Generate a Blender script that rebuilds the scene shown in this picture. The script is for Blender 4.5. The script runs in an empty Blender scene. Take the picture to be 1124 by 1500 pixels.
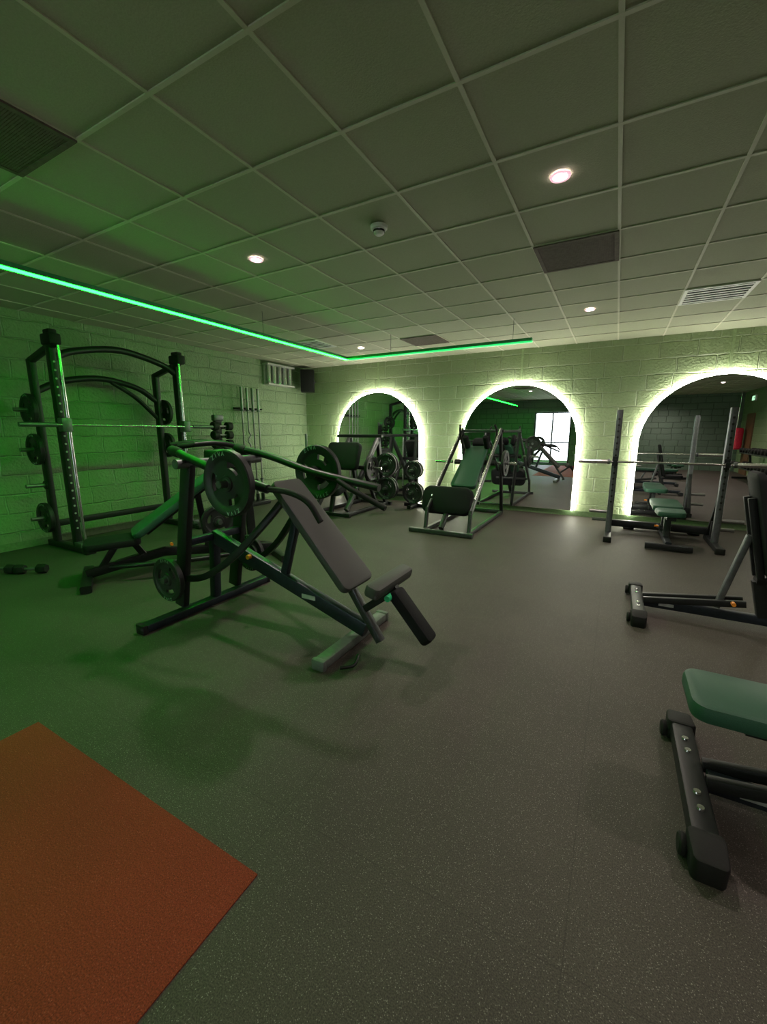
import bpy,bmesh,math,random
from mathutils import Vector,Matrix,Quaternion
V=Vector; R=math.radians; PI=math.pi
rnd=random.Random(4)
S=bpy.context.scene; C=S.collection
XL,XR,YB,YF,ZC=-6.47,4.0,7.92,-4.5,2.895
S.view_settings.view_transform='Standard'; S.view_settings.exposure=.25
# ------------------------------------------------------------------ materials
def nt(m):
    m.use_nodes=True; return m.node_tree.nodes,m.node_tree.links
def mat(name,col,rough=.5,metal=0.0,emit=None,es=0.0,var=.15,scale=30,bump=0.0,spec=.5):
    m=bpy.data.materials.new(name); n,l=nt(m); b=n['Principled BSDF']
    b.inputs['Roughness'].default_value=rough; b.inputs['Metallic'].default_value=metal; b.inputs['Specular IOR Level'].default_value=spec
    tc=n.new('ShaderNodeTexCoord'); no=n.new('ShaderNodeTexNoise'); no.inputs['Scale'].default_value=scale
    l.new(tc.outputs['Object'],no.inputs['Vector'])
    cr=n.new('ShaderNodeValToRGB'); c=V(col)
    cr.color_ramp.elements[0].position=.3; cr.color_ramp.elements[1].position=.7
    cr.color_ramp.elements[0].color=(*(c*(1-var)),1); cr.color_ramp.elements[1].color=(*(c*(1+var)),1)
    l.new(no.outputs['Fac'],cr.inputs['Fac']); l.new(cr.outputs['Color'],b.inputs['Base Color'])
    if bump:
        bp=n.new('ShaderNodeBump'); bp.inputs['Strength'].default_value=bump; bp.inputs['Distance'].default_value=.002
        l.new(no.outputs['Fac'],bp.inputs['Height']); l.new(bp.outputs['Normal'],b.inputs['Normal'])
    if emit:
        b.inputs['Emission Color'].default_value=(*emit,1); b.inputs['Emission Strength'].default_value=es
    return m
M={}
M['black']=mat('black_powder_coat',(.01,.011,.012),.42,.2)
M['navy']=mat('dark_blue_grey_metal',(.02,.026,.038),.38,.4)
M['grey']=mat('grey_metal',(.12,.125,.13),.4,.6)
M['dgrey']=mat('dark_grey_metal',(.055,.058,.06),.4,.5)
M['footg']=mat('grey_green_metal',(.13,.15,.135),.45,.3)
M['light']=mat('pale_metal',(.5,.5,.48),.4,.3)
M['chrome']=mat('chrome',(.65,.65,.65),.2,1,var=.03)
M['steel']=mat('dull_steel',(.26,.26,.26),.35,.9,var=.05)
M['rubber']=mat('black_rubber',(.009,.009,.009),.7,0,scale=200,bump=.3,spec=.3)
M['plate']=mat('plate_rubber',(.011,.012,.013),.5,0,scale=150,bump=.2)
M['pad']=mat('grey_vinyl',(.058,.062,.057),.6,0,scale=300,bump=.25,var=.08,spec=.35)
M['padk']=mat('dark_vinyl',(.01,.011,.012),.75,0,scale=300,bump=.25,var=.08,spec=.2)
M['padg']=mat('green_tinted_vinyl',(.022,.08,.048),.5,0,scale=300,bump=.25,var=.08,spec=.4)  # green glow on incline press and bench pads is put into this colour
M['white']=mat('green_lit_print',(.3,.48,.37),.6)  # pale plate lettering with the green light put into its colour
M['orange']=mat('orange_plastic',(.8,.25,.02),.4)
M['redv']=mat('red_vinyl',(.9,.04,.1),.4)
M['lime']=mat('green_plastic',(.03,.55,.2),.4)
M['tbar']=mat('ceiling_bar',(.58,.58,.46),.6,var=.03)
M['wplastic']=mat('white_plastic',(.75,.75,.72),.45,var=.03)
M['trim']=mat('glowing_lamp_trim',(.8,.7,.7),.45,var=.03,emit=(1,.5,.62),es=.8)  # ring is no lamp; pink light falling on it is put in as emission
M['grille']=mat('grille_metal',(.15,.12,.105),.8,spec=.2)
M['dark']=mat('dark_void',(.012,.012,.012),.8)
M['door']=mat('brown_door',(.16,.08,.04),.5,scale=6)
M['skirt']=mat('skirting_paint',(.14,.22,.1),.6)
M['conduit']=mat('painted_conduit',(.42,.54,.3),.6)
M['lens']=mat('lamp_lens',(.9,.9,.9),.4,emit=(1,.85,.87),es=30)
M['halo']=mat('warm_led',(.9,.9,.8),.4,emit=(1,.95,.84),es=44)
M['gled']=mat('green_led',(.2,.9,.4),.4,emit=(.003,1,.011),es=56)
M['gledd']=mat('green_led_dim',(.1,.6,.3),.4,emit=(.02,1,.2),es=.8)
M['profile']=mat('green_profile',(.05,.3,.12),.4,.3)
M['exit']=mat('exit_panel',(.8,.9,.8),.4,emit=(.5,1,.6),es=1)
M['grass']=mat('grass',(.1,.25,.05),.9,scale=3)
mm=mat('mirror_glass',(.95,.97,.96),.0,1,var=.0); mm.node_tree.nodes['Principled BSDF'].inputs['Roughness'].default_value=0.005
M['mirror']=mm
gl=bpy.data.materials.new('window_glass'); n,l=nt(gl); n['Principled BSDF'].inputs['Transmission Weight'].default_value=1
n['Principled BSDF'].inputs['Roughness'].default_value=0; n['Principled BSDF'].inputs['IOR'].default_value=1.02; M['glass']=gl

def wallmat(name,axis,col,mort,bs=.85):
    m=bpy.data.materials.new(name); n,l=nt(m); b=n['Principled BSDF']; b.inputs['Roughness'].default_value=.5
    g=n.new('ShaderNodeNewGeometry'); s=n.new('ShaderNodeSeparateXYZ'); c=n.new('ShaderNodeCombineXYZ')
    l.new(g.outputs['Position'],s.inputs[0]); l.new(s.outputs[axis],c.inputs[0]); l.new(s.outputs[2],c.inputs[1])
    no=n.new('ShaderNodeTexNoise'); no.inputs['Scale'].default_value=5; no.inputs['Detail'].default_value=4
    l.new(c.outputs[0],no.inputs['Vector'])
    vm=n.new('ShaderNodeVectorMath'); vm.operation='MULTIPLY_ADD'; vm.inputs[1].default_value=(.05,.05,0)
    l.new(no.outputs['Color'],vm.inputs[0]); l.new(c.outputs[0],vm.inputs[2])
    br=n.new('ShaderNodeTexBrick'); br.inputs['Scale'].default_value=1; br.inputs['Brick Width'].default_value=.48
    br.squash=.72; br.squash_frequency=3; br.offset_frequency=2
    br.inputs['Row Height'].default_value=.235; br.inputs['Mortar Size'].default_value=.013; br.inputs['Mortar Smooth'].default_value=.7
    cc=V(col)
    br.inputs['Color1'].default_value=(*cc,1); br.inputs['Color2'].default_value=(*(cc*.88),1); br.inputs['Mortar'].default_value=(*mort,1)
    l.new(vm.outputs[0],br.inputs['Vector'])
    fn=n.new('ShaderNodeTexNoise'); fn.inputs['Scale'].default_value=30; fn.inputs['Detail'].default_value=4; l.new(c.outputs[0],fn.inputs['Vector'])
    mx=n.new('ShaderNodeMix'); mx.data_type='RGBA'; mx.blend_type='MULTIPLY'; mx.inputs[0].default_value=.25
    l.new(br.outputs['Color'],mx.inputs[6]); l.new(fn.outputs['Fac'],mx.inputs[7]); l.new(mx.outputs[2],b.inputs['Base Color'])
    ma=n.new('ShaderNodeMath'); ma.operation='MULTIPLY_ADD'; ma.inputs[1].default_value=-1.6; l.new(br.outputs['Fac'],ma.inputs[0]); l.new(fn.outputs['Fac'],ma.inputs[2])
    bp=n.new('ShaderNodeBump'); bp.inputs['Strength'].default_value=bs; bp.inputs['Distance'].default_value=.02
    l.new(ma.outputs[0],bp.inputs['Height']); l.new(bp.outputs['Normal'],b.inputs['Normal'])
    return m
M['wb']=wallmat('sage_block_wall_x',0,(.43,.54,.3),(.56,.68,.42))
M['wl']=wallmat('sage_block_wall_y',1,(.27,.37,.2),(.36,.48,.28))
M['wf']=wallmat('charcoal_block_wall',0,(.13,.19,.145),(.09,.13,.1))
def speck(name,base,sp,thr,scale=110,rough=.5,seam=True,grain=.6,gs=260):
    m=bpy.data.materials.new(name); n,l=nt(m); b=n['Principled BSDF']; b.inputs['Roughness'].default_value=rough; b.inputs['Specular IOR Level'].default_value=.3
    g=n.new('ShaderNodeNewGeometry')
    vo=n.new('ShaderNodeTexVoronoi'); vo.inputs['Scale'].default_value=scale; l.new(g.outputs['Position'],vo.inputs['Vector'])
    s=n.new('ShaderNodeSeparateColor'); l.new(vo.outputs['Color'],s.inputs[0])
    a=n.new('ShaderNodeMath'); a.operation='GREATER_THAN'; a.inputs[1].default_value=thr; l.new(s.outputs[0],a.inputs[0])
    d=n.new('ShaderNodeMath'); d.operation='LESS_THAN'; d.inputs[1].default_value=.42; l.new(vo.outputs['Distance'],d.inputs[0])
    mu=n.new('ShaderNodeMath'); mu.operation='MULTIPLY'; l.new(a.outputs[0],mu.inputs[0]); l.new(d.outputs[0],mu.inputs[1])
    no=n.new('ShaderNodeTexNoise'); no.inputs['Scale'].default_value=1.3; no.inputs['Detail'].default_value=6; l.new(g.outputs['Position'],no.inputs['Vector'])
    cr=n.new('ShaderNodeValToRGB'); c=V(base); cr.color_ramp.elements[0].position=.3; cr.color_ramp.elements[1].position=.7
    cr.color_ramp.elements[0].color=(*(c*.85),1); cr.color_ramp.elements[1].color=(*(c*1.15),1); l.new(no.outputs['Fac'],cr.inputs['Fac'])
    mx=n.new('ShaderNodeMix'); mx.data_type='RGBA'; l.new(mu.outputs[0],mx.inputs[0]); l.new(cr.outputs['Color'],mx.inputs[6]); mx.inputs[7].default_value=(*sp,1)
    fn=n.new('ShaderNodeTexNoise'); fn.inputs['Scale'].default_value=gs; fn.inputs['Detail'].default_value=2; l.new(g.outputs['Position'],fn.inputs['Vector'])
    fr_=n.new('ShaderNodeMapRange'); fr_.inputs[1].default_value=.35; fr_.inputs[2].default_value=.65; fr_.inputs[3].default_value=.3; fr_.inputs[4].default_value=1.3; l.new(fn.outputs['Fac'],fr_.inputs[0])
    out=mx.outputs[2]
    m3=n.new('ShaderNodeMix'); m3.data_type='RGBA'; m3.blend_type='MULTIPLY'; m3.inputs[0].default_value=grain
    l.new(out,m3.inputs[6]); l.new(fr_.outputs[0],m3.inputs[7]); out=m3.outputs[2]
    if seam:
        br=n.new('ShaderNodeTexBrick'); br.offset=0; br.inputs['Scale'].default_value=1; br.inputs['Brick Width'].default_value=1.0; br.inputs['Row Height'].default_value=1.0
        br.inputs['Mortar Size'].default_value=.002; br.inputs['Color1'].default_value=(1,1,1,1); br.inputs['Color2'].default_value=(.95,.95,.95,1); br.inputs['Mortar'].default_value=(.7,.7,.7,1)
        l.new(g.outputs['Position'],br.inputs['Vector'])
        m2=n.new('ShaderNodeMix'); m2.data_type='RGBA'; m2.blend_type='MULTIPLY'; m2.inputs[0].default_value=.8
        l.new(out,m2.inputs[6]); l.new(br.outputs['Color'],m2.inputs[7]); out=m2.outputs[2]
    l.new(out,b.inputs['Base Color'])
    bp=n.new('ShaderNodeBump'); bp.inputs['Strength'].default_value=.35; bp.inputs['Distance'].default_value=.003
    l.new(fn.outputs['Fac'],bp.inputs['Height']); l.new(bp.outputs['Normal'],b.inputs['Normal'])
    return m
M['floor']=speck('speckled_rubber_floor',(.07,.06,.05),(.22,.21,.18),.88,scale=290,rough=.6,grain=.65,gs=240)
M['red']=speck('red_rubber_floor',(.24,.036,.017),(.32,.065,.04),.85,scale=240,seam=False,rough=.85,gs=250,grain=.65)
M['tile']=mat('ceiling_tile',(.4,.42,.3),.85,var=.05,scale=120,bump=.6)

# ------------------------------------------------------------------ geometry helpers
OFF={}
def build(name,bm,m,parent=None,kind=None):
    off=OFF.get(parent.name,V((0,0,0))) if parent else V((0,0,0))
    if off.length: bmesh.ops.translate(bm,verts=bm.verts,vec=-off)
    bmesh.ops.recalc_face_normals(bm,faces=bm.faces)
    me=bpy.data.meshes.new(name); bm.to_mesh(me); bm.free()
    me.shade_smooth(); me.set_sharp_from_angle(angle=R(38))
    me.materials.append(M[m] if isinstance(m,str) else m)
    o=bpy.data.objects.new(name,me); C.objects.link(o)
    if parent: o.parent=parent; OFF[o.name]=off
    if kind: o['kind']=kind
    return o
def thing(name,label,cat,loc=(0,0,0),rotz=0,group=None,world=False):
    o=bpy.data.objects.new(name,None); C.objects.link(o); o.empty_display_size=.2
    o.location=loc; o.rotation_euler=(0,0,rotz); o['label']=label; o['category']=cat
    if group:o['group']=group
    if world: OFF[o.name]=V(loc)
    return o
def copy_tree(o,parent=None):
    c=o.copy(); C.objects.link(c); c.parent=parent
    for ch in list(o.children): copy_tree(ch,c)
    return c
def dup(o,loc,rz,label,group=None):
    c=copy_tree(o); c.location=loc; c.rotation_euler=(0,0,rz); c['label']=label
    if group:c['group']=group
    return c
def B(): return bmesh.new()
def circ(r,n=14): return [(r*math.cos(2*PI*i/n),r*math.sin(2*PI*i/n)) for i in range(n)]
def rr(w,h,c=None,k=3):
    c=c if c is not None else min(w,h)*.18; p=[]
    for sx,sy,a0 in ((1,1,0),(-1,1,90),(-1,-1,180),(1,-1,270)):
        for i in range(k):
            a=R(a0+90*i/(k-1)); p.append((sx*(w/2-c)+c*math.cos(a),sy*(h/2-c)+c*math.sin(a)))
    return p
def sweep(bm,pts,prof,up=(0,0,1)):
    pts=[V(p) for p in pts]; up=V(up); n=len(pts); rings=[]; nn=None
    for i in range(n):
        if i==0:t=pts[1]-pts[0]
        elif i==n-1:t=pts[-1]-pts[-2]
        else:t=(pts[i+1]-pts[i]).normalized()+(pts[i]-pts[i-1]).normalized()
        t.normalize()
        if nn is None:
            if abs(t.dot(up))>.98: up=V((1,0,0)) if abs(t.x)<.9 else V((0,1,0))
            nn=(up-t*up.dot(t)).normalized()
        else: nn=(nn-t*nn.dot(t)).normalized()
        s=t.cross(nn)
        k=1.0
        if 0<i<n-1:
            k=1/max(.5,t.dot((pts[i+1]-pts[i]).normalized()))
        rings.append([bm.verts.new(pts[i]+s*a+nn*b*k) for a,b in prof])
    m=len(prof)
    for i in range(n-1):
        for j in range(m): bm.faces.new((rings[i][j],rings[i][(j+1)%m],rings[i+1][(j+1)%m],rings[i+1][j]))
    bm.faces.new(rings[0][::-1]); bm.faces.new(rings[-1])
    return bm
def beam(bm,p,q,w=.07,h=.07,up=(0,0,1)): return sweep(bm,[p,q],rr(w,h),up)
def cyl(bm,p,q,r,n=16): return sweep(bm,[p,q],circ(r,n))
def crv(pts,k=6):
    pts=[V(p) for p in pts]; P=[pts[0]*2-pts[1]]+pts+[pts[-1]*2-pts[-2]]; out=[]
    for i in range(1,len(P)-2):
        for j in range(k):
            t=j/k; a,b,c,d=P[i-1:i+3]
            out.append(.5*((2*b)+(c-a)*t+(2*a-5*b+4*c-d)*t*t+(3*b-a-3*c+d)*t**3))
    return out+[pts[-1]]
def tube(bm,pts,r,k=6,n=12): return sweep(bm,crv(pts,k),circ(r,n))
def fr(o,x,z):
    x=V(x).normalized(); z=V(z).normalized(); y=z.cross(x).normalized(); x=y.cross(z)
    m=Matrix((x,y,z)).transposed().to_4x4(); m.translation=V(o); return m
def slab(bm,m,lx,ly,t,r=.05,e=.015,taper=1.0,k=6):
    def ring(ins,z):
        a=[]
        rc=max(r-ins,.002)
        for sx,sy,a0 in ((1,1,0),(-1,1,90),(-1,-1,180),(1,-1,270)):
            for i in range(k):
                an=R(a0+90*i/(k-1)); x=sx*(lx/2-r)+rc*math.cos(an); y=sy*(ly/2-r)+rc*math.sin(an)
                f=1+(taper-1)*(x/lx+.5); a.append(bm.verts.new(m@V((x,y*f,z))))
        return a
    L=[ring(e,-t/2),ring(e*.3,-t/2+e*.3),ring(0,-t/2+e),ring(0,t/2-e),ring(e*.3,t/2-e*.3),ring(e,t/2)]
    q=len(L[0])
    for a,b in zip(L,L[1:]):
        for j in range(q): bm.faces.new((a[j],a[(j+1)%q],b[(j+1)%q],b[j]))
    bm.faces.new(L[0][::-1]); bm.faces.new(L[-1]); return bm
def box(bm,c,s,r=.008,x=(1,0,0),z=(0,0,1)):
    r=min(r,min(s)*.45); return slab(bm,fr(c,x,z),s[0],s[1],s[2],r,r*.6,k=3)
def raw(bm,c,s):
    v=[bm.verts.new(V(c)+V((x*s[0]/2,y*s[1]/2,z*s[2]/2))) for x in(-1,1) for y in(-1,1) for z in(-1,1)]
    for f in((0,1,3,2),(4,6,7,5),(0,4,5,1),(2,3,7,6),(0,2,6,4),(1,5,7,3)): bm.faces.new([v[i] for i in f])
    return bm
def lathe(bm,m,prof,n=32,closed=True):
    rings=[[bm.verts.new(m@V((r*math.cos(2*PI*i/n),r*math.sin(2*PI*i/n),z))) for i in range(n)] for r,z in prof]
    pr=list(zip(rings,rings[1:]+rings[:1])) if closed else list(zip(rings,rings[1:]))
    for a,b in pr:
        for j in range(n): bm.faces.new((a[j],a[(j+1)%n],b[(j+1)%n],b[j]))
    if not closed:
        bm.faces.new(rings[0][::-1]); bm.faces.new(rings[-1])
    return bm
def roller(bm,p,q,r):
    p=V(p);q=V(q);L=(q-p).length; a=(q-p).normalized(); x=V((0,0,1)) if abs(a.z)<.9 else V((1,0,0))
    return lathe(bm,fr(p,x-a*x.dot(a),a),[(r*.35,0),(r*.8,.004),(r,.02),(r,L-.02),(r*.8,L-.004),(r*.35,L)],20,False)

# ------------------------------------------------------------------ plates
def plate_bm(r,t):
    bm=B(); n=48
    rad=[.026,.05,.055,.42*r+.01,.66*r,.74*r,.8*r,.97*r,r]
    hz=[t*.5,t*.5,t*.3,t*.25,t*.25,t*.3,t*.5,t*.5,t*.38]
    v=[[[bm.verts.new((rad[i]*math.cos(2*PI*j/n),rad[i]*math.sin(2*PI*j/n),s*hz[i])) for j in range(n)] for i in range(len(rad))] for s in(1,-1)]
    def keep(i,j): return not(i==3 and (j%16) in(2,3,4,5,6,7,8))
    for i in range(len(rad)-1):
        for j in range(n):
            if not keep(i,j):
                for (a,b,oi,oj) in(((i,j),(i+1,j),i,j-1),((i,(j+1)%n),(i+1,(j+1)%n),i,(j+1)%n),((i,j),(i,(j+1)%n),i-1,j),((i+1,j),(i+1,(j+1)%n),i+1,j)):
                    if keep(oi,oj%n): bm.faces.new((v[0][a[0]][a[1]],v[0][b[0]][b[1]],v[1][b[0]][b[1]],v[1][a[0]][a[1]]))
                continue
            for s in(0,1):
                f=(v[s][i][j],v[s][i+1][j],v[s][i+1][(j+1)%n],v[s][i][(j+1)%n]); bm.faces.new(f if s==0 else f[::-1])
    for i in(0,len(rad)-1):
        for j in range(n): bm.faces.new((v[0][i][j],v[0][i][(j+1)%n],v[1][i][(j+1)%n],v[1][i][j]))
    return bm
def glyph(ch,size):
    cu=bpy.data.curves.new('t','FONT'); cu.body=ch; cu.size=size; cu.extrude=.0008; cu.align_x='CENTER'; cu.align_y='CENTER'; cu.resolution_u=3
    ob=bpy.data.objects.new('t',cu); C.objects.link(ob); dg=bpy.context.evaluated_depsgraph_get(); dg.update()
    me=bpy.data.meshes.new_from_object(ob.evaluated_get(dg)); bpy.data.objects.remove(ob); bpy.data.curves.remove(cu); return me
def letters_bm(r,t):
    bm=B()
    for word,a0,st in(('ZIVA',90,10),('ZIVA',270,10)):
        k=len(word)
        for i,ch in enumerate(word):
            a=R(a0-(i-(k-1)/2)*st); me=glyph(ch,.04*r/.225)
            me.transform(Matrix.Translation((.885*r*math.cos(a),.885*r*math.sin(a),t*.5+.001))@Matrix.Rotation(a-PI/2,4,'Z')); bm.from_mesh(me); bpy.data.meshes.remove(me)
    return bm
PM={}
def plate(loc,nrm,r,label,t=.045,group='black rubber weight plates',spin=0):
    key=(round(r,3),t)
    root=thing('weight_plate',label,'weight plate',loc,0,group)
    q=V(nrm).to_track_quat('Z','Y'); root.rotation_mode='QUATERNION'
    root.rotation_quaternion=q@Quaternion((0,0,1),spin)
    if key not in PM:
        d=build('disc',plate_bm(r,t),'plate',root)
        a=build('lettering',letters_bm(r,t),'white',root)
        b=B(); lathe(b,Matrix.Identity(4),[(.0262,t*.52),(.036,t*.52),(.036,-t*.52),(.0262,-t*.52)],24); h=build('hub',b,'grey',root)
        PM[key]=(d,a,h)
    else:
        for s in PM[key]:
            c=s.copy(); C.objects.link(c); c.parent=root
    return root

# ------------------------------------------------------------------ room
b=B(); raw(b,((XL+XR)/2,(YB+YF)/2,-.05),(XR-XL+.4,YB-YF+.4,.1)); build('floor',b,'floor',kind='structure')
b=B(); raw(b,((XL+XR)/2,(YB+YF)/2,ZC+.05),(XR-XL+.4,YB-YF+.4,.1)); ceil=build('ceiling',b,'tile',kind='structure')
b=B()
x=-.12-.6*10
while x<XR:
    raw(b,(x,(YB+YF)/2,ZC-.003),(.02,YB-YF,.006)); x+=.6
y=1.955-.6*10
while y<YB:
    raw(b,((XL+XR)/2,y,ZC-.0035),(XR-XL,.02,.006)); y+=.6
g=build('ceiling_grid',b,'tbar',ceil); g['kind']='structure'
b=B(); raw(b,((XL+XR)/2,YB+.1,ZC/2),(XR-XL+.4,.2,ZC)); build('wall_back',b,'wb',kind='structure')
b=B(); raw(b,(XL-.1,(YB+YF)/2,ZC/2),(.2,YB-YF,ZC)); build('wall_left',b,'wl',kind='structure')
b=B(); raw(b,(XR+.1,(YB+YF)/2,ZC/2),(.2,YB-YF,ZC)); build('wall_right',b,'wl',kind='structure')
wx0,wx1,wz0,wz1=-3.35,-1.8,.05,2.35
b=B()
raw(b,((XL-.2+wx0)/2,YF-.1,ZC/2),(wx0-XL+.2,.2,ZC)); raw(b,((XR+.2+wx1)/2,YF-.1,ZC/2),(XR+.2-wx1,.2,ZC))
raw(b,((wx0+wx1)/2,YF-.1,(wz1+ZC)/2),(wx1-wx0,.2,ZC-wz1)); raw(b,((wx0+wx1)/2,YF-.1,wz0/2),(wx1-wx0,.2,wz0))
build('wall_front',b,'wf',kind='structure')
w=bpy.data.objects.new('window_1',None); C.objects.link(w); w['kind']='structure'; w.location=((wx0+wx1)/2,YF-.1,wz0); OFF['window_1']=V(w.location)
b=B()
for xx in(wx0+.03,(wx0+wx1)/2,wx1-.03): raw(b,(xx,YF-.1,(wz0+wz1)/2),(.06,.07,wz1-wz0))
for zz in(wz0+.03,1.0,wz1-.03): raw(b,((wx0+wx1)/2,YF-.1,zz),(wx1-wx0,.06,.05))
build('window_frame',b,'black',w)
b=B(); raw(b,((wx0+wx1)/2,YF-.1,(wz0+wz1)/2),(wx1-wx0-.06,.01,wz1-wz0-.06)); build('window_pane',b,'glass',w)
b=B(); raw(b,(-2.5,YF-10.3,-.15),(40,20,.1)); build('ground',b,'grass',kind='structure')
b=B(); raw(b,((XL+XR)/2,YB-.008,.045),(XR-XL,.016,.09)); build('baseboard_back',b,'skirt',kind='structure')
b=B(); raw(b,(XL+.008,(YB+YF)/2,.045),(.016,YB-YF,.09)); build('baseboard_left',b,'skirt',kind='structure')
d=bpy.data.objects.new('door_1',None); C.objects.link(d); d['kind']='structure'; d.location=(XR-.03,-3.2,0); OFF['door_1']=V(d.location)
b=B(); raw(b,(XR-.02,-3.2,1.05),(.04,.9,2.1)); build('door_panel',b,'door',d)
b=B(); cyl(b,(XR-.09,-3.5,1.05),(XR-.09,-3.38,1.05),.012); cyl(b,(XR-.09,-3.5,1.05),(XR-.035,-3.5,1.05),.01); build('door_handle',b,'chrome',d)
t=thing('rubber_mat','orange red speckled rubber lane set into the dark floor','mat',(-1.67,-1.85,0),world=True)
b=B(); raw(b,(-1.67,-1.85,.002),(1.52,5.26,.004)); build('mat_surface',b,'red',t)

# ------------------------------------------------------------------ arched mirrors
for i,(x0,lab) in enumerate(((-5.55,'arched mirror with glowing white edge nearest the corner speaker'),(-2.625,'arched mirror with glowing white edge behind the leg machine with the green pad'),(.29,'arched mirror with glowing white edge behind the barbell rack'))):
    w_=2.05; rad=w_/2; cx=x0+rad; zc=1.27; zb=.1
    t=thing('arched_mirror',lab,'mirror',(cx,YB,zb),world=True,group='arched backlit mirrors')
    def arch(rd,z0,n=40): return [V((cx-rd,0,z0))]+[V((cx+rd*math.cos(PI-PI*k/n),0,zc+rd*math.sin(PI*k/n))) for k in range(n+1)]+[V((cx+rd,0,z0))]
    b=B(); o=arch(rad-.02,zb); f=[b.verts.new(p+V((0,YB-.065,0))) for p in o]; k=[b.verts.new(p+V((0,YB-.05,0))) for p in o]
    b.faces.new(f); b.faces.new(k[::-1])
    for j in range(len(f)): b.faces.new((f[j],f[(j+1)%len(f)],k[(j+1)%len(f)],k[j]))
    build('mirror_panel',b,'mirror',t)
    b=B(); raw(b,(cx,YB-.025,zb+.95),(1.2,.048,1.5)); build('backing',b,'dark',t)
    b=B(); o=[p+V((0,YB-.046,0)) for p in arch(rad-.005,zb)]
    sweep(b,o,rr(.024,.026,.005,2),up=(1,0,0)); build('light_strip',b,'halo',t)
    c=thing('cable_conduit','thin painted conduit running up the block wall above '+('the corner mirror','the middle mirror','the mirror behind the barbell rack')[i],'conduit',(cx+.02,YB,2.34),world=True)
    b=B(); raw(b,(cx+.02,YB-.012,(2.34+ZC)/2),(.035,.022,ZC-2.345)); build('conduit_run',b,'conduit',c)

# ------------------------------------------------------------------ ceiling fittings
LP=[(-.42,2.855,'round recessed ceiling downlight nearest the right vent grille, brightest one',70,.04),(-2.82,2.855,'round recessed ceiling downlight left of the smoke detector',78,.06),(-.42,5.855,'round recessed ceiling downlight between the right vent grilles',100,.04),(-4.02,6.455,'small distant ceiling downlight above the hanging light corner',80,.04),
    (-.42,-.145,'ceiling downlight further back, seen in a mirror',12,.05),(-2.82,-.145,'ceiling downlight further back, seen in a mirror',12,.05),(1.98,2.855,'ceiling downlight further back, seen in a mirror',70,.05),(2.58,-.145,'ceiling downlight further back, seen in a mirror',110,.05),(1.38,-3.145,'ceiling downlight further back, seen in a mirror',140,.05)]
for x,y,lab,en,sz in LP:
    t=thing('ceiling_downlight',lab,'ceiling light',(x,y,ZC-.007),group='recessed downlights')
    b=B(); lathe(b,Matrix.Identity(4),[(.04,0),(.058,-.0),(.054,-.008),(.04,-.006)],28); build('trim_ring',b,'trim',t)
    b=B(); lathe(b,Matrix.Identity(4),[(.001,-.002),(.04,-.002),(.04,-.0045),(.001,-.0045)],24,False); build('lens',b,'lens',t)
    L=bpy.data.lights.new('downlight_lamp','SPOT'); L.energy=en; L.color=(1,.83,.75); L.spot_size=R(155); L.spot_blend=.9; L.shadow_soft_size=sz
    o=bpy.data.objects.new('downlight_lamp',L); C.objects.link(o); o.parent=t; o.location=(0,0,-.03)
def vent(x,y,style,lab):
    t=thing('ceiling_vent',lab,'ceiling vent',(x,y,ZC-.007),group='ceiling vents')
    b=B()
    for s in(-1,1): raw(b,(s*.285,0,-.004),(.03,.6,.01)); raw(b,(0,s*.285,-.004),(.54,.03,.01))
    build('frame',b,'wplastic' if style=='slat' else 'grille',t)
    b=B(); raw(b,(0,0,-.001),(.54,.54,.003)); build('backing',b,'dark',t)
    b=B()
    if style=='slat':
        for k in range(6): raw(b,(0,-.225+k*.09,-.006),(.54,.034,.005))
        build('slats',b,'wplastic',t)
    else:
        for k in range(44): raw(b,(-.264+k*.0123,0,-.004),(.008,.54,.003)); raw(b,(0,-.264+k*.0123,-.0045),(.54,.008,.003))
        build('mesh_grille',b,'grille',t)
vent(-.42,4.055,'mesh','dark square mesh vent in the ceiling left of the slatted one')
vent(-2.82,1.055,'mesh','dark square mesh vent at the left edge of the ceiling')
vent(.78,5.855,'slat','slatted ceiling air diffuser above the barbell rack')
vent(-2.82,6.455,'mesh','small distant mesh vent over the hanging light strip end')
vent(-4.62,5.855,'slat','distant slatted ceiling diffuser beside the corner of the green light')
t=thing('smoke_detector','round white smoke detector on the ceiling between the two near downlights','smoke detector',(-1.62,2.855,ZC-.007))
b=B(); lathe(b,Matrix.Identity(4),[(.001,0),(.06,0),(.06,-.02),(.055,-.025),(.001,-.025)],28,False); build('base',b,'wplastic',t)
b=B(); lathe(b,Matrix.Identity(4),[(.001,-.025),(.04,-.025),(.038,-.048),(.024,-.06),(.001,-.061)],28,False); build('sensor_head',b,'wplastic',t)
b=B(); lathe(b,Matrix.Identity(4),[(.0395,-.03),(.0415,-.03),(.0415,-.042),(.0395,-.042)],28); build('sensor_slot',b,'dark',t)
# hanging green light
zl=2.6
t=thing('hanging_light_strip','green glowing L-shaped light strip hung from the ceiling','light strip',(-3.9,5.82,zl),world=True)
b=B(); raw(b,(-3.9,1.3,zl+.01),(.065,9.1,.036)); raw(b,(-2.46,5.815,zl+.01),(2.81,.065,.036)); build('profile',b,'profile',t)
b=B(); raw(b,(-3.9,1.28,zl-.012),(.05,9.09,.008)); build('diffuser',b,'gled',t)
b=B(); raw(b,(-2.445,5.815,zl-.016),(2.78,.05,.018)); build('diffuser',b,'gledd',t)
for x,y in((-3.9,-2),(-3.9,1),(-3.9,4),(-3.1,5.82),(-1.3,5.82)):
    b=B(); cyl(b,(x,y,zl+.02),(x,y,ZC-.005),.0025,6); build('suspension_wire',b,'grey',t)

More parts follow.
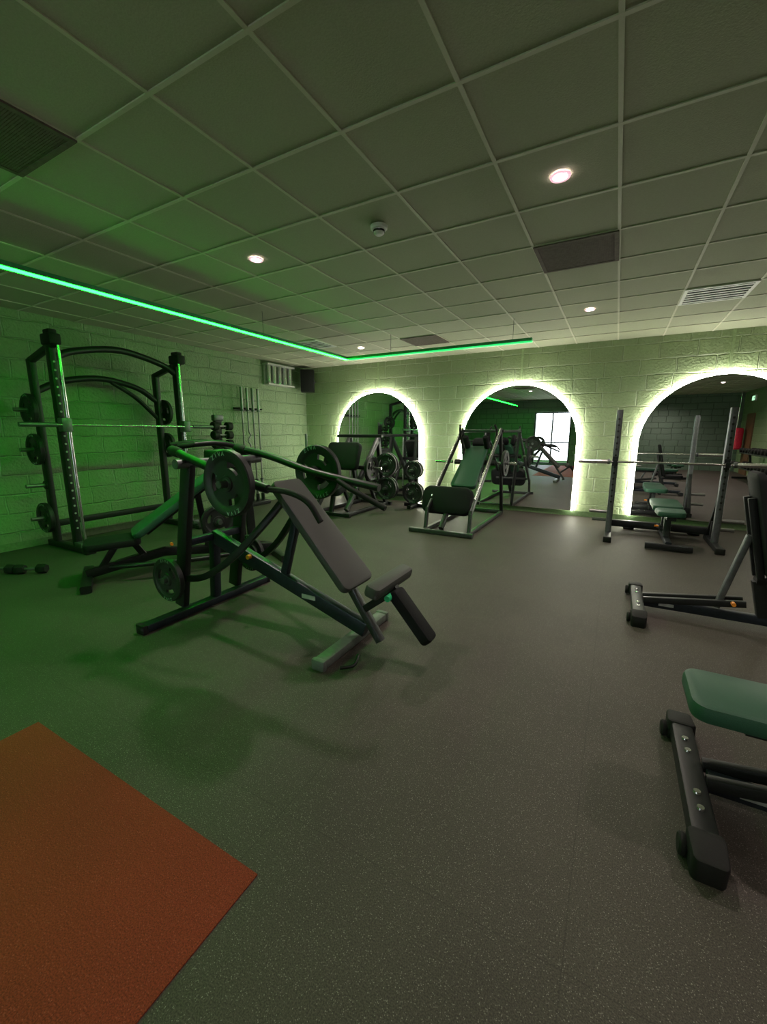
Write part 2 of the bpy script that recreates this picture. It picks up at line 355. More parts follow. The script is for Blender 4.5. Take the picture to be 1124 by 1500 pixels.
# ------------------------------------------------------------------ wall items
t=thing('loudspeaker','black loudspeaker mounted high in the room corner','speaker',(-6.2,7.66,2.42),world=True)
q=V((.6,-.8,0))
b=B(); box(b,(-6.2,7.66,2.58),(.3,.24,.48),.02,x=(.8,.6,0)); build('cabinet',b,'black',t)
b=B(); box(b,V((-6.2,7.66,2.58))+q*.123,(.27,.012,.44),.01,x=(.8,.6,0)); build('grille',b,'rubber',t)
b=B(); beam(b,(-6.2,7.74,2.58),(-6.2,7.925,2.58),.05,.05); build('bracket',b,'grey',t)
t=thing('wall_heater_unit','pale metal unit with upright tubes high on the left wall beside the speaker','wall unit',(XL,6.95,2.42),world=True)
b=B(); raw(b,(XL+.03,6.95,2.62),(.05,.78,.4)); build('back_box',b,'light',t)
for k in range(5):
    b=B(); cyl(b,(XL+.1,6.63+k*.16,2.45),(XL+.1,6.63+k*.16,2.8),.045); build('upright_tube',b,'chrome',t)
b=B(); raw(b,(XL+.09,6.95,2.43),(.16,.8,.03)); build('lower_rail',b,'light',t)
b=B(); raw(b,(XL+.09,6.95,2.82),(.16,.8,.03)); build('upper_rail',b,'light',t)

def make_barbell(label,L=2.1,sh=.65,group=None,curl=False,m='chrome',sr=.0245):
    t=thing('barbell',label,'barbell',(0,0,0),0,group)
    b=B()
    if curl: tube(b,[(-sh,0,0),(-.3,0,0),(-.2,.04,0),(-.1,-.03,0),(0,.03,0),(.1,-.03,0),(.2,.04,0),(.3,0,0),(sh,0,0)],.014,5)
    else: cyl(b,(-sh,0,0),(sh,0,0),.0145)
    build('shaft',b,m,t)
    for s in(-1,1):
        b=B(); cyl(b,(s*(sh+.03),0,0),(s*L/2,0,0),sr,20); build('sleeve',b,m,t)
        b=B(); cyl(b,(s*sh,0,0),(s*(sh+.03),0,0),.036,20); build('collar',b,'grey',t)
    return t
t=thing('bar_holder','black floor stand and wall bracket holding four upright bars','bar holder',(-6.3,6.0,0),world=True)
b=B(); box(b,(-6.3,6.02,.04),(.24,.6,.08),.015); build('base',b,'black',t)
for k in range(4):
    b=B(); lathe(b,fr((-6.3,5.8+k*.14,.08),(1,0,0),(0,0,1)),[(.028,.0),(.035,.0),(.035,.14),(.028,.14)],18); build('socket',b,'black',t)
b=B(); raw(b,(-6.45,6.01,1.9),(.03,.56,.04)); 
for k in range(5): raw(b,(-6.36,5.73+k*.14,1.9),(.18,.014,.025))
build('wall_bracket',b,'black',t)
for k,(lab,cu) in enumerate((('leftmost of the four upright bars against the left wall',0),('second from left upright bar, wavy grip section, left wall',1),('third from left of the upright bars against the left wall',0),('rightmost upright bar of the four, nearest the corner',0))):
    o=make_barbell(lab,2.2,.66,'bars stored upright',bool(cu),'steel'); o.rotation_euler=(0,-PI/2,0); o.location=(-6.3,5.8+k*.14,1.19)

def make_dumbbell(label,group,r=.07,sides=24,hl=.06,hd=.09):
    t=thing('dumbbell',label,'dumbbell',(0,0,0),0,group)
    b=B(); cyl(b,(-hl,0,r),(hl,0,r),.016); build('handle',b,'steel',t)
    for s in(-1,1):
        b=B(); lathe(b,fr((s*hl,0,r),(0,0,1),(s,0,0)),[(.001,0),(r*.85,0),(r,.012),(r,hd-.012),(r*.85,hd),(.001,hd)],sides,False); build('head',b,'rubber',t)
    return t
t=thing('dumbbell_stand','tall narrow black dumbbell stand by the left wall behind the rack machine','dumbbell stand',(-6.05,5.0,0),world=True)
b=B(); beam(b,(-6.05,4.75,.035),(-6.05,5.25,.035),.08,.07); beam(b,(-6.3,5,.035),(-5.7,5,.035),.08,.07); build('base',b,'black',t)
b=B(); beam(b,(-6.1,5,.06),(-6.05,5,1.66),.14,.07); build('post',b,'black',t)
b=B(); box(b,(-6.04,5,1.69),(.1,.2,.1),.03); build('post_cap',b,'grey',t)
dp=None; names=['lowest','second from bottom','third from bottom','fourth from bottom','fourth from top','third from top','second from top','topmost']
for k,nm in enumerate(names):
    z=.44+k*.15
    for s in(-1,1): b=B(); raw(b,(-5.985,5+s*.06,z+.028),(.13,.02,.02)); build('cradle',b,'black',t)
    lab=f'black round headed dumbbell, {nm} on the narrow stand'
    if dp is None: dp=make_dumbbell(lab,'dumbbells on the narrow stand',.07,24,.09,.11); dp.location=(-5.943,5,z-.008); dp.rotation_euler=(0,0,PI/2)
    else: dup(dp,(-5.943,5,z-.008),PI/2,lab)

# ------------------------------------------------------------------ rack machine with guided bar (left)
t=thing('guided_barbell_machine','tall black guided barbell rack with arched top against left wall','gym machine',(-5.95,3.27,0),world=True)
for y,s in((2.5,-1),(4.05,1)):
    b=B(); beam(b,(-5.7,y,.06),(-5.7,y,2.44),.07,.1,up=(1,0,0)); post=build('front_post',b,'black',t)
    b=B()
    for k in range(22): lathe(b,fr((-5.649,y,.3+k*.092),(0,1,0),(1,0,0)),[(.001,0),(.012,0),(.012,.002),(.001,.002)],10,False)
    build('safety_stops',b,'light',post)
    b=B(); beam(b,(-6.2,y,.06),(-6.2,y,2.3),.07,.1,up=(1,0,0)); build('rear_post',b,'black',t)
    b=B(); beam(b,(-5.45,y,.04),(-6.36,y,.04),.09,.08); box(b,(-5.45,y,.03),(.1,.12,.06),.02); build('base_runner',b,'black',t)
    b=B(); beam(b,(-5.62,y,2.42),(-6.22,y,2.28),.06,.07); build('top_link',b,'black',t)
    b=B(); box(b,(-5.66,y,2.47),(.22,.13,.12),.03); box(b,(-5.66,y,2.55),(.14,.09,.05),.02); build('pulley_housing',b,'rubber',t)
    b=B(); cyl(b,(-5.585,y+s*-.03,.12),(-5.585,y+s*-.03,2.42),.018); build('guide_rod',b,'chrome',t)
    b=B(); box(b,(-5.6,y,.1),(.16,.1,.06),.015); build('rod_foot',b,'grey',t)
    b=B(); box(b,(-5.6,y,1.53),(.12,.11,.16),.02); build('carriage',b,'grey',t)
    for z in((1.71,1.24,.8,.39) if s<0 else (1.75,1.25)):
        b=B(); cyl(b,(-6.2,y+s*.04,z),(-6.2,y+s*.24,z),.024); horn=build('storage_horn',b,'steel',t)
        b=B(); cyl(b,(-6.2,y+s*.035,z),(-6.2,y+s*.05,z),.05); build('horn_stop',b,'black',horn)
        if z!=.8: plate((-6.2,y+s*.09,z),(0,s,0),.19,f'black weight plate on the {"upper" if z>1.6 else "middle" if z>1 else "lowest"} peg, {"near" if s<0 else "far"} side of the tall rack machine',.05,'weight plates stored on the tall rack')
b=B(); tube(b,[(-5.7,2.52,2.28),(-5.7,2.75,2.39),(-5.7,3.27,2.48),(-5.7,3.8,2.39),(-5.7,4.03,2.28)],.04); build('top_arch',b,'black',t)
b=B(); tube(b,[(-6.2,2.52,1.94),(-6.2,2.8,2.08),(-6.2,3.27,2.16),(-6.2,3.75,2.08),(-6.2,4.03,1.91)],.04); build('rear_arch',b,'black',t)
b=B(); tube(b,[(-6.2,3.4,2.13),(-6.2,3.72,1.94),(-6.2,4.02,1.66)],.03); build('arch_brace',b,'black',t)
b=B(); beam(b,(-6.2,2.5,.3),(-6.2,4.05,.3),.06,.08); build('rear_crossbar',b,'black',t)
b=B(); cyl(b,(-5.56,2.4,1.53),(-5.56,4.15,1.53),.016); build('guided_bar',b,'chrome',t)
for y0,y1 in((2.4,2.05),(4.15,4.5)):
    b=B(); cyl(b,(-5.56,y0,1.53),(-5.56,y1,1.53),.025); build('bar_sleeve',b,'grey',t)

# ------------------------------------------------------------------ front press machine (A)
A=thing('plate_loaded_press','large black lever press with steep grey pad in the middle of the floor','gym machine',(-2.2,2.25,0),world=True)
b=B(); beam(b,(-2.9,1.62,.035),(-2.9,2.82,.035),.085,.06); foot=build('rear_foot',b,'navy',A)
for y in(1.6,2.84): b=B(); box(b,(-2.9,y,.035),(.093,.04,.07),.012); build('foot_cap',b,'rubber',foot)
b=B(); beam(b,(-1.48,1.87,.035),(-1.48,2.63,.035),.09,.06); foot=build('front_foot',b,'footg',A)
for y in(1.85,2.65): b=B(); box(b,(-1.48,y,.035),(.098,.04,.07),.012); build('foot_cap',b,'footg',foot)
b=B(); beam(b,(-1.38,2.25,.12),(-2.86,2.25,.6),.065,.11); mb_=build('main_beam',b,'navy',A)
b=B(); box(b,(-1.85,2.2145,.27),(.12,.004,.03),.001,x=(.95,0,-.31)); build('badge',b,'light',mb_)
b=B(); beam(b,(-2.86,2.25,.58),(-2.9,2.25,.06),.07,.07,up=(1,0,0)); build('rear_support',b,'navy',A)
b=B(); beam(b,(-2.86,1.98,.6),(-2.86,2.52,.6),.06,.06); build('crossbar',b,'navy',A)
for y in(1.98,2.52):
    b=B(); sweep(b,[(-2.97,y,.07),(-2.84,y,.75),(-2.74,y,1.22)],rr(.055,.11),up=(1,0,0)); build('upright',b,'black',A)
    b=B(); sweep(b,crv([(-2.92,y,.3),(-2.66,y,.36),(-2.4,y+(2.25-y)*.15,.53),(-2.14,y+(2.25-y)*.4,.79),(-1.98,y+(2.25-y)*.6,.98)],4),rr(.036,.05),up=(0,0,1)); build('curved_brace',b,'black',A)
b=B(); cyl(b,(-2.72,1.86,1.22),(-2.72,2.66,1.22),.035); build('pivot_shaft',b,'grey',A)
b=B(); box(b,(-2.72,2.25,1.24),(.16,.2,.14),.03); build('pivot_housing',b,'black',A)
dv=V((-.6,0,.64)).normalized(); nv=V((.73,0,.684)).normalized()
b=B(); slab(b,fr(V((-1.75,2.25,.76)),dv,nv),.92,.35,.06,.05,.016,taper=.84); build('back_pad',b,'pad',A)
b=B(); c0=V((-1.75,2.25,.76))-nv*.053; beam(b,c0-dv*.44,c0+dv*.4,.09,.045,up=nv); build('pad_carrier',b,'dgrey',A)
b=B(); beam(b,(-1.55,2.25,.47),(-1.27,2.25,.06),.055,.055,up=(1,0,0)); build('front_strut',b,'dgrey',A)
b=B(); beam(b,(-2.1,2.25,.38),(-1.95,2.25,.86),.05,.06,up=(1,0,0)); build('pad_strut',b,'navy',A)
b=B(); beam(b,(-1.4,2.25,.26),(-1.14,2.25,.46),.045,.05); build('roller_arm',b,'black',A)
b=B(); slab(b,fr((-1.2,2.25,.5),(0,1,0),(.3,0,1)),.5,.1,.08,.03,.02); build('foot_roller',b,'pad',A)
b=B(); slab(b,fr((-1.01,2.19,.325),(.66,0,-.75),(.75,0,.66)),.38,.12,.075,.03,.02); build('foot_pad',b,'padk',A)
b=B(); cyl(b,(-1.14,2.1,.44),(-1.14,2.16,.44),.02); build('adjust_knob',b,'lime',A)
b=B(); tube(b,[(-1.32,2.05,.04),(-1.3,1.96,.025),(-1.36,1.9,.02)],.012); build('floor_hook',b,'black',A)
for s in(-1,1):
    y=2.28+s*.36; py=2.29+s*.46
    pts=[(-2.84,y-s*.05,1.3),(-2.72,y-s*.03,1.27),(-2.45,y,1.21),(-2.15,y,1.14),(-1.9,y,1.09)]
    if s>0: pts=[(-2.84,y-.05,1.3),(-2.6,y,1.25),(-2.15,y,1.14),(-1.85,y,1.09),(-1.5,y,1.04)]
    b=B(); tube(b,pts,.03); arm=build('lever_arm',b,'black',A)
    b=B(); roller(b,(-2.92,y-s*.05,1.315),(-2.8,y-s*.05,1.29),.038); build('arm_bumper',b,'rubber',arm)
    b=B()
    if s<0: tube(b,[(-1.9,y,1.09),(-1.72,y,1.08),(-1.58,y,1.03),(-1.49,y,.92)],.019)
    else: tube(b,[(-1.85,y-.03,1.08),(-1.7,y-.06,1.02),(-1.58,y-.06,.97),(-1.42,y-.05,.9)],.021)
    build('handle',b,'rubber',A)
    b=B(); cyl(b,(-2.15,y+s*.02,1.12),(-2.15,y+s*.17,1.12),.024); horn=build('weight_horn',b,'grey',A)
    b=B(); cyl(b,(-2.15,y+s*.02,1.12),(-2.15,y+s*.06,1.12),.055); build('horn_stop',b,'black',horn)
    plate((-2.15,py+s*.0,1.12),(0,-1,0),.215 if s<0 else .225,'large lettered weight plate on the '+('near' if s<0 else 'far')+' arm of the press with the steep grey pad',.05,'weight plates on the middle press',spin=.3)
    b=B(); cyl(b,(-2.9,2.25+s*.32,.34),(-2.9,2.25+s*.46,.34),.024); build('storage_horn',b,'grey',A)
    plate((-2.9,2.25+s*.41,.34),(0,-1,0),.17,'smaller weight plate on the low '+('near' if s<0 else 'far')+' storage peg of the middle press',.04,'weight plates on the middle press')
b=B(); cyl(b,(-2.4,2.2,.5),(-2.4,2.17,.5),.018); build('pull_pin',b,'orange',A)

# ------------------------------------------------------------------ incline press behind (B) local frame
BA=R(62); BO=V((-4.38,1.96,0))
Bm=thing('incline_press','black incline press bench with long raised green lit back pad, behind the middle press','gym machine',BO,BA)
b=B(); beam(b,(0,-.34,.04),(0,.38,.04),.09,.07); build('front_foot',b,'black',Bm)
b=B(); beam(b,(0,0,.09),(.7,0,.22),.07,.09); beam(b,(.68,0,.215),(1.85,0,.1),.07,.09); build('main_beam',b,'black',Bm)
b=B(); beam(b,(1.85,-.4,.04),(1.85,.4,.04),.09,.07); build('rear_foot',b,'black',Bm)
b=B(); slab(b,fr((.24,0,.38),(1,0,.03),(-.03,0,1)),.48,.36,.075,.08,.02); build('seat',b,'padk',Bm)
b=B(); beam(b,(.1,0,.1),(.26,0,.34),.06,.06,up=(1,0,0)); beam(b,(.5,0,.2),(.42,0,.34),.06,.06,up=(1,0,0)); build('seat_post',b,'black',Bm)
d2=V((.81,0,.585)).normalized(); n2=V((-.585,0,.81)).normalized(); c2=V((.84,0,.73))
b=B(); slab(b,fr(c2,d2,n2),1.04,.42,.07,.09,.02,taper=.82); build('back_pad',b,'padg',Bm)
b=B(); c3=c2-n2*.06; beam(b,c3-d2*.42,c3+d2*.4,.08,.05,up=n2); build('back_support',b,'black',Bm)
b=B(); beam(b,(1.12,0,.2),(1.05,0,.8),.06,.06,up=(1,0,0)); build('back_post',b,'black',Bm)
for s in(-1,1):
    b=B(); beam(b,(1.55,s*.22,.12),(1.5,s*.22,1.22),.06,.09,up=(1,0,0)); build('upright',b,'black',Bm)
    b=B(); tube(b,[(1.55,s*.28,1.18),(1.4,s*.33,1.3),(1.2,s*.36,1.34),(1.0,s*.38,1.33)],.028); build('lever_arm',b,'black',Bm)
    b=B(); roller(b,(1.02,s*.38,1.33),(.86,s*.32,1.31),.026); build('handle',b,'rubber',Bm)
    b=B(); tube(b,[(.2,s*.04,.14),(.5,s*.2,.16),(1.0,s*.22,.14),(1.5,s*.22,.14)],.025); build('side_tube',b,'black',Bm)
b=B(); beam(b,(1.5,-.28,1.2),(1.5,.28,1.2),.07,.07); build('top_bar',b,'black',Bm)
b=B(); beam(b,(1.55,-.2,.16),(1.55,.2,.16),.06,.06); build('low_crossbar',b,'black',Bm)
b=B(); cyl(b,(1.2,-.03,.52),(1.2,-.32,.52),.024); build('storage_horn',b,'grey',Bm)
wp=Matrix.Rotation(BA,4,'Z')@V((1.2,-.22,.52))+BO
plate(wp,(math.sin(BA),-math.cos(BA),0),.17,'weight plate on the peg under the green lit back pad',.045)
b=B(); cyl(b,(.75,-.05,.3),(.75,-.09,.3),.016); build('pull_pin',b,'orange',Bm)

# ------------------------------------------------------------------ leg press in the corner (C)
c=thing('leg_press','black sled leg press with boxy pad before the corner mirror','gym machine',(-4.3,6.5,0),world=True)
for x in(-4.62,-3.98):
    b=B(); beam(b,(x,5.8,.04),(x,7.35,.04),.07,.07); build('base_runner',b,'black',c)
    b=B(); beam(b,(x,5.85,.12),(x,6.95,1.32),.07,.09,up=(0,-1,1)); build('slide_rail',b,'dgrey',c)
    b=B(); beam(b,(x,7.25,.06),(x,6.95,1.34),.07,.09,up=(0,1,0)); build('rear_upright',b,'black',c)
    b=B(); beam(b,(x,6.9,.06),(x,6.45,.8),.06,.06,up=(0,1,0)); build('brace',b,'black',c)
for y,z in((5.82,.04),(7.33,.04),(6.95,1.38)): b=B(); beam(b,(-4.9,y,z),(-3.88,y,z),.06,.06); build('crossbar',b,'black',c)
b=B(); slab(b,fr((-4.26,6.2,1.03),(1,0,0),(0,-.94,.34)),.68,.5,.14,.08,.045); build('back_pad',b,'padk',c)
b=B(); beam(b,(-4.66,6.42,.82),(-3.94,6.42,.82),.07,.07); beam(b,(-4.3,6.42,.82),(-4.3,6.27,.96),.08,.08); build('sled',b,'black',c)
b=B(); slab(b,fr((-4.3,5.95,.5),(0,.95,.3),(0,-.3,.95)),.5,.5,.14,.08,.04); build('seat_pad',b,'padk',c)
b=B(); beam(b,(-4.3,5.85,.06),(-4.3,5.95,.45),.07,.07,up=(0,1,0)); build('seat_post',b,'black',c)
b=B(); cyl(b,(-4.85,5.9,.05),(-4.85,5.9,1.42),.022); build('side_handle',b,'steel',c)
for z in(.42,.86):
    b=B(); cyl(b,(-3.7,7.0,z),(-3.7,6.66,z),.024); cyl(b,(-3.95,7.05,z),(-3.7,7.0,z),.02); build('storage_horn',b,'grey',c)
    plate((-3.7,6.86,z),(0,-1,0),.215,('upper' if z>.5 else 'lower')+' rear weight plate stored on the right side of the corner leg press',.055)
    plate((-3.7,6.78,z),(0,-1,0),.215,('upper' if z>.5 else 'lower')+' front weight plate stored on the right side of the corner leg press',.055)
    b=B(); cyl(b,(-4.9,6.9,z),(-4.9,6.62,z),.024); cyl(b,(-4.64,7.05,z),(-4.9,6.9,z),.02); build('storage_horn',b,'grey',c)
    plate((-4.9,6.76,z),(0,-1,0),.215,('upper' if z>.5 else 'lower')+' weight plate stored on the left side of the corner leg press',.055)
b=B(); cyl(b,(-3.9,6.42,.82),(-3.6,6.42,.82),.024); build('sled_horn',b,'chrome',c)
plate((-3.8,6.42,.82),(1,0,0),.225,'weight plate loaded on the sled of the corner leg press',.05)
# plate tree
px_=-3.36
t=thing('plate_tree','low black plate tree beside the leg press, before the corner mirror','plate tree',(px_,7.4,0),world=True)
b=B(); beam(b,(px_,7.4,.06),(px_,7.4,.92),.07,.07); build('post',b,'black',t)
b=B(); beam(b,(px_,7.05,.035),(px_,7.65,.035),.07,.07); beam(b,(px_-.25,7.4,.035),(px_+.25,7.4,.035),.07,.07); build('base',b,'black',t)
for z,nm in((.3,'lower'),(.74,'upper')):
    b=B(); cyl(b,(px_,7.37,z),(px_,7.08,z),.024); build('horn',b,'steel',t)
    rr_=.21 if z<.5 else .18
    plate((px_,7.3,z),(0,-1,0),rr_,f'rear weight plate on the {nm} horn of the plate tree',.055,'weight plates on the plate tree')
    plate((px_,7.22,z),(0,-1,0),rr_,f'front weight plate on the {nm} horn of the plate tree',.055,'weight plates on the plate tree')

# ------------------------------------------------------------------ squat machine (D)
d=thing('hack_squat','grey railed squat machine with green padded back facing the middle mirror','gym machine',(-2.1,6.5,0),world=True)
b=B(); beam(b,(-2.58,5.46,.035),(-1.62,5.46,.035),.07,.06); build('front_foot',b,'dgrey',d)
b=B(); beam(b,(-2.5,7.5,.035),(-1.7,7.5,.035),.07,.06); build('rear_foot',b,'dgrey',d)
for x in(-2.36,-1.7):
    b=B(); beam(b,(x,5.5,.04),(x,7.46,.04),.055,.055); build('base_runner',b,'dgrey',d)
    b=B(); beam(b,(x,5.58,.3),(x,7.12,1.5),.04,.055); rail=build('slide_rail',b,'grey' if x>-2 else 'black',d)
    b=B(); cyl(b,(x,5.75,.5),(x,7.05,1.51),.012); build('guide_rod',b,'chrome',rail)
    b=B(); beam(b,(x,5.54,.06),(x,5.6,.36),.05,.05,up=(0,1,0)); build('front_leg',b,'dgrey',d)
    b=B(); beam(b,(x,7.44,.06),(x,7.1,1.46),.05,.065,up=(0,1,0)); build('rear_upright',b,'black',d)
b=B(); beam(b,(-2.42,7.12,1.47),(-1.65,7.12,1.47),.05,.05); build('top_crossbar',b,'dgrey',d)
b=B(); slab(b,fr((-2.14,5.84,.44),(1,0,0),(0,-.95,.3)),.78,.42,.18,.12,.06); build('foot_plate',b,'padk',d)
b=B(); beam(b,(-2.12,5.55,.07),(-2.12,5.84,.34),.07,.07); build('foot_plate_post',b,'black',d)
b=B(); beam(b,(-2.38,5.98,.42),(-1.69,5.98,.42),.05,.05); build('foot_plate_bar',b,'black',d)
dd=V((0,.79,.61)); dn=V((0,-.61,.79))
cc=V((-2.03,6.58,.9))
b=B(); slab(b,fr(cc,dd,dn),.98,.42,.08,.07,.02,taper=.82); build('back_pad',b,'padg',d)
b=B(); slab(b,fr(cc+dd*.6+dn*.01,dd,dn),.18,.24,.08,.05,.02); build('head_pad',b,'padk',d)
c4=cc-dn*.08
b=B(); beam(b,c4-dd*.45,c4+dd*.64,.1,.05,up=dn); build('sled_frame',b,'black',d)
b=B(); beam(b,c4+dd*.2+V((-.34,0,0)),c4+dd*.2+V((.34,0,0)),.08,.05,up=dn); build('sled_crossbar',b,'black',d)
for s in(-1,1):
    q0=cc+dd*.44+V((s*.17,0,0)); b=B(); roller(b,q0+dn*.03,q0+dn*.27,.05); build('shoulder_pad',b,'padk',d)
    b=B(); tube(b,[q0+V((s*.06,0,0))-dn*.04,q0+V((s*.12,.02,.12)),q0+V((s*.14,-.02,.3)),q0+V((s*.12,-.08,.4))],.017); build('handle',b,'rubber',d)
    hz=c4+dd*.2+V((s*.38,0,0)); b=B(); cyl(b,hz,hz+V((s*.3,0,0)),.024); build('weight_horn',b,'chrome',d)
    if s>0: plate(hz+V((s*.12,0,0)),(s,0,0),.21,'weight plate on the right side of the green padded squat machine',.045)

# ------------------------------------------------------------------ barbell rack (E), local frame
def make_rack(label):
    e=thing('barbell_rack',label,'barbell rack',(0,0,0))
    for x in(-.6,.6):
        s=1 if x>0 else -1
        b=B(); beam(b,(x,0,.06),(x,0,1.74),.075,.075,up=(1,0,0)); up=build('upright',b,'grey',e)
        b=B()
        for k in range(15): raw(b,(x,-.039,.5+k*.08),(.024,.003,.024))
        raw(b,(x,-.0385,1.06),(.004,.0025,1.12)); build('adjustment_holes',b,'dark',up)
        b=B(); beam(b,(x,-.36,.035),(x,.5,.035),.08,.07); f=build('side_foot',b,'black',e)
        b=B(); box(b,(x,-.37,.035),(.1,.05,.078),.015); build('foot_cap',b,'rubber',f)
        b=B(); beam(b,(x,.45,.06),(x,.03,.7),.05,.05,up=(0,1,0)); build('rear_brace',b,'black',e)
        b=B(); raw(b,(x,-.075,1.03),(.05,.08,.02)); raw(b,(x,-.11,1.055),(.05,.012,.06)); raw(b,(x,-.042,1.06),(.06,.012,.13)); build('bar_hook',b,'black',e)
        b=B(); cyl(b,(x+s*.04,0,.35),(x+s*.26,0,.35),.024); build('storage_horn',b,'steel',e)
        b=B(); cyl(b,(x+s*.04,.2,.2),(x+s*.22,.2,.2),.024); build('low_horn',b,'steel',e)
        b=B(); beam(b,(x,.2,.05),(x,.2,.3),.05,.05,up=(1,0,0)); build('horn_post',b,'black',e)
    b=B(); beam(b,(-.6,.45,.12),(.6,.45,.12),.08,.1); build('rear_crossbeam',b,'black',e)
    return e
E=make_rack('barbell rack with two grey uprights in front of the right mirror'); E.location=(.61,6.53,0)
bb=make_barbell('long chrome barbell resting across the two grey uprights',2.1,.66,sr=.0275); bb.location=(.61,6.455,1.055)

# ------------------------------------------------------------------ adjustable benches
def make_bench(label,ang,padm,loc,rz,group='adjustable benches',pt=.07):
    t=thing('adjustable_bench',label,'bench',loc,rz,group)
    b=B(); beam(b,(0,-.32,.062),(0,.32,.062),.085,.07); wf=build('wide_foot',b,'black',t)
    for s in(-1,1):
        b=B(); slab(b,fr((0,s*.36,.05),(0,s,-.12),(0,s*.12,1)),.13,.115,.095,.022,.012,taper=.85); fc=build('foot_cap',b,'rubber',wf)
        b=B(); lathe(b,fr((-.055,s*.33,.04),(0,0,1),(-1,0,0)),[(.001,0),(.034,0),(.037,.006),(.037,.016),(.03,.022),(.001,.022)],22,False); build('wheel',b,'rubber',fc)
        b=B(); lathe(b,fr((0,s*.2,.097),(1,0,0),(0,0,1)),[(.001,0),(.014,0),(.012,.006),(.001,.006)],12,False); build('bolt',b,'chrome',wf)
        b=B(); lathe(b,fr((0,s*.12,.097),(1,0,0),(0,0,1)),[(.001,0),(.014,0),(.012,.006),(.001,.006)],12,False); build('bolt',b,'chrome',wf)
        b=B(); beam(b,(.04,s*.05,.1),(.68,s*.05,.19),.035,.05); build('frame_rail',b,'black',t)
    b=B(); beam(b,(.05,0,.07),(1.15,0,.07),.06,.07); bb_=build('base_beam',b,'navy',t)
    b=B(); box(b,(.2,-.031,.075),(.1,.003,.025),.001); build('badge',b,'light',bb_)
    b=B(); beam(b,(1.15,-.22,.045),(1.15,.22,.045),.08,.07); build('rear_foot',b,'black',t)
    b=B(); beam(b,(.8,0,.1),(.74,0,.37),.07,.08,up=(1,0,0)); build('pivot_post',b,'black',t)
    b=B(); beam(b,(.72,0,.375),(1.13,0,.375),.09,.04); build('seat_frame',b,'black',t)
    b=B(); slab(b,fr((.98,0,.43),(1,0,0),(0,0,1)),.36,.3,.065,.07,.02,taper=.85); build('seat',b,padm,t)
    a=R(ang); dv=V((-math.cos(a),0,math.sin(a))); nv=V((math.sin(a),0,math.cos(a))); pv=V((.74,0,.375))
    for s in(-1,1):
        b=B(); o=V((0,s*.06,0)); beam(b,pv+o+dv*.02,pv+o+dv*.62,.03,.045,up=nv); build('back_rail',b,'black',t)
    b=B(); slab(b,fr(pv+dv*.42+nv*(.025+pt/2),-dv,nv),.76,.31,pt,.06,.02,taper=1.0); build('backrest',b,padm,t)
    e=pv+dv*.34-nv*.02; b=B(); beam(b,(.3 if ang<45 else .52,0,.12),e,.04,.05,up=(0,1,0)); build('adjust_strut',b,'grey',t)
    b=B(); cyl(b,(.6,-.07,.19),(.6,-.11,.19),.014); build('pull_pin',b,'orange',t)
    return t
b2=make_bench('flat adjustable bench with green lit pad at the lower right of the photo',0,'padg',(.39,1.88,0),0)
b1=make_bench('adjustable bench with backrest raised upright at the right edge',78,'padk',(.27,3.88,0),0,pt=.055)
b3=dup(b2,(.68,7.2,0),R(-90),'flat adjustable bench standing between the uprights of the barbell rack','adjustable benches')
b3.scale=(1,1.12,1.05)

d1=make_dumbbell('black dumbbell on the floor at left edge, nearer to the wall','dumbbells on the floor',.05,6); d1.location=(-5.48,1.68,0); d1.rotation_euler=(0,0,R(25))
dup(d1,(-5.21,1.83,0),R(35),'black dumbbell on the floor at left edge, nearer to the rack machine')

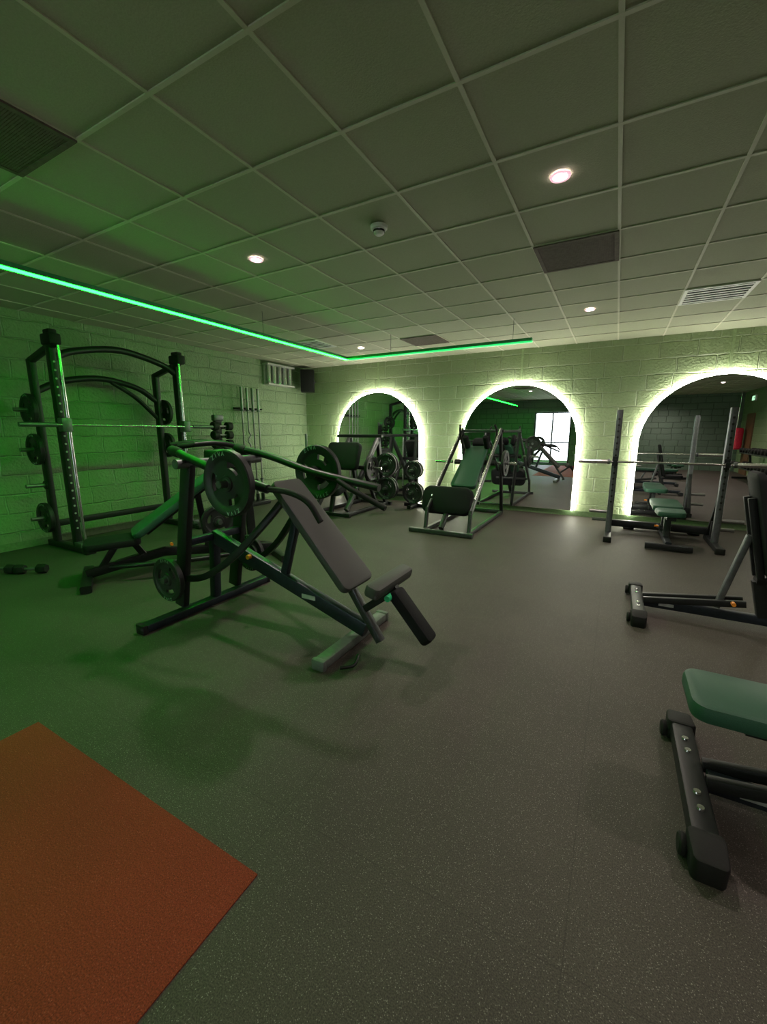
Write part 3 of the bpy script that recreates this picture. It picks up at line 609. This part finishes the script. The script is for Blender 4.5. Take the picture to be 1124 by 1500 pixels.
# ------------------------------------------------------------------ things seen in the mirrors
t=thing('dumbbell_rack','long two tier dumbbell rack reflected in the right mirror','dumbbell rack',(3.6,.5,0),world=True)
for y in(-1.4,.5,2.4):
    b=B(); beam(b,(3.8,y,.03),(3.35,y,.03),.07,.06); beam(b,(3.82,y,.04),(3.7,y,.95),.06,.06,up=(1,0,0)); build('leg_frame',b,'black',t)
for x,z in((3.45,.4),(3.62,.82)):
    b=B(); beam(b,(x,-1.5,z),(x,2.5,z),.3,.04); build('tray',b,'grey',t)
    b=B(); beam(b,(x+.13,-1.5,z),(3.8,-1.5,z),.04,.04); build('tray_bracket',b,'grey',t)
for x,z in((3.45,.421),(3.62,.841)):
    for k in range(12): dup(dp,(x,-1.25+k*.32,z),0,'black dumbbell in the long rack reflected in the right mirror','dumbbells on the long rack')
t=thing('punch_bag','short bulky red punch bag hung from the ceiling, reflected in the right mirror','punch bag',(3.7,-3.5,.9),world=True)
b=B(); lathe(b,fr((3.7,-3.5,.85),(1,0,0),(0,0,1)),[(.001,0),(.17,.01),(.21,.06),(.21,.7),(.17,.76),(.001,.76)],28,False); build('bag',b,'redv',t)
b=B(); cyl(b,(3.7,-3.5,1.6),(3.7,-3.5,ZC-.006),.01); build('chain',b,'chrome',t)
t=thing('exit_sign','lit green and white emergency sign high on the side wall, in the right mirror','sign',(XR,-3.1,2.5),world=True)
b=B(); raw(b,(XR-.03,-3.1,2.6),(.05,.36,.18)); build('housing',b,'wplastic',t)
b=B(); raw(b,(XR-.058,-3.1,2.6),(.004,.32,.14)); build('panel',b,'exit',t)
b=B(); raw(b,(XR-.062,-3.0,2.6),(.003,.1,.03)); build('arrow',b,'lime',t)
dup(E,(.1,-3.1,0),0,'second barbell rack across the room, seen in the middle mirror')
dup(b2,(-3.6,-1.6,0),R(70),'flat bench across the room near the window, seen in mirror')
dup(b2,(1.6,-1.2,0),R(80),'flat bench across the room beside the long dumbbell rack, seen in right mirror')

# ------------------------------------------------------------------ light, world, camera
wd=bpy.data.worlds.new('World'); S.world=wd; wd.use_nodes=True
bg=wd.node_tree.nodes['Background']; bg.inputs[0].default_value=(.75,.87,1,1); bg.inputs[1].default_value=1.0
L=bpy.data.lights.new('window_daylight','AREA'); L.shape='RECTANGLE'; L.size=1.5; L.size_y=2.2; L.energy=45; L.color=(.9,.95,1)
o=bpy.data.objects.new('window_daylight',L); C.objects.link(o); o.location=(-2.57,YF-.4,1.3)
o.rotation_euler=V((0,1,0)).to_track_quat('-Z','Y').to_euler()
cam=bpy.data.cameras.new('Camera'); co=bpy.data.objects.new('Camera',cam); C.objects.link(co)
co.location=(0,0,1.44); co.rotation_euler=(R(90-10.82),0,R(29.0)); cam.sensor_fit='VERTICAL'; cam.sensor_height=36; cam.lens=607/1500*36; cam.clip_start=.05
S.camera=co
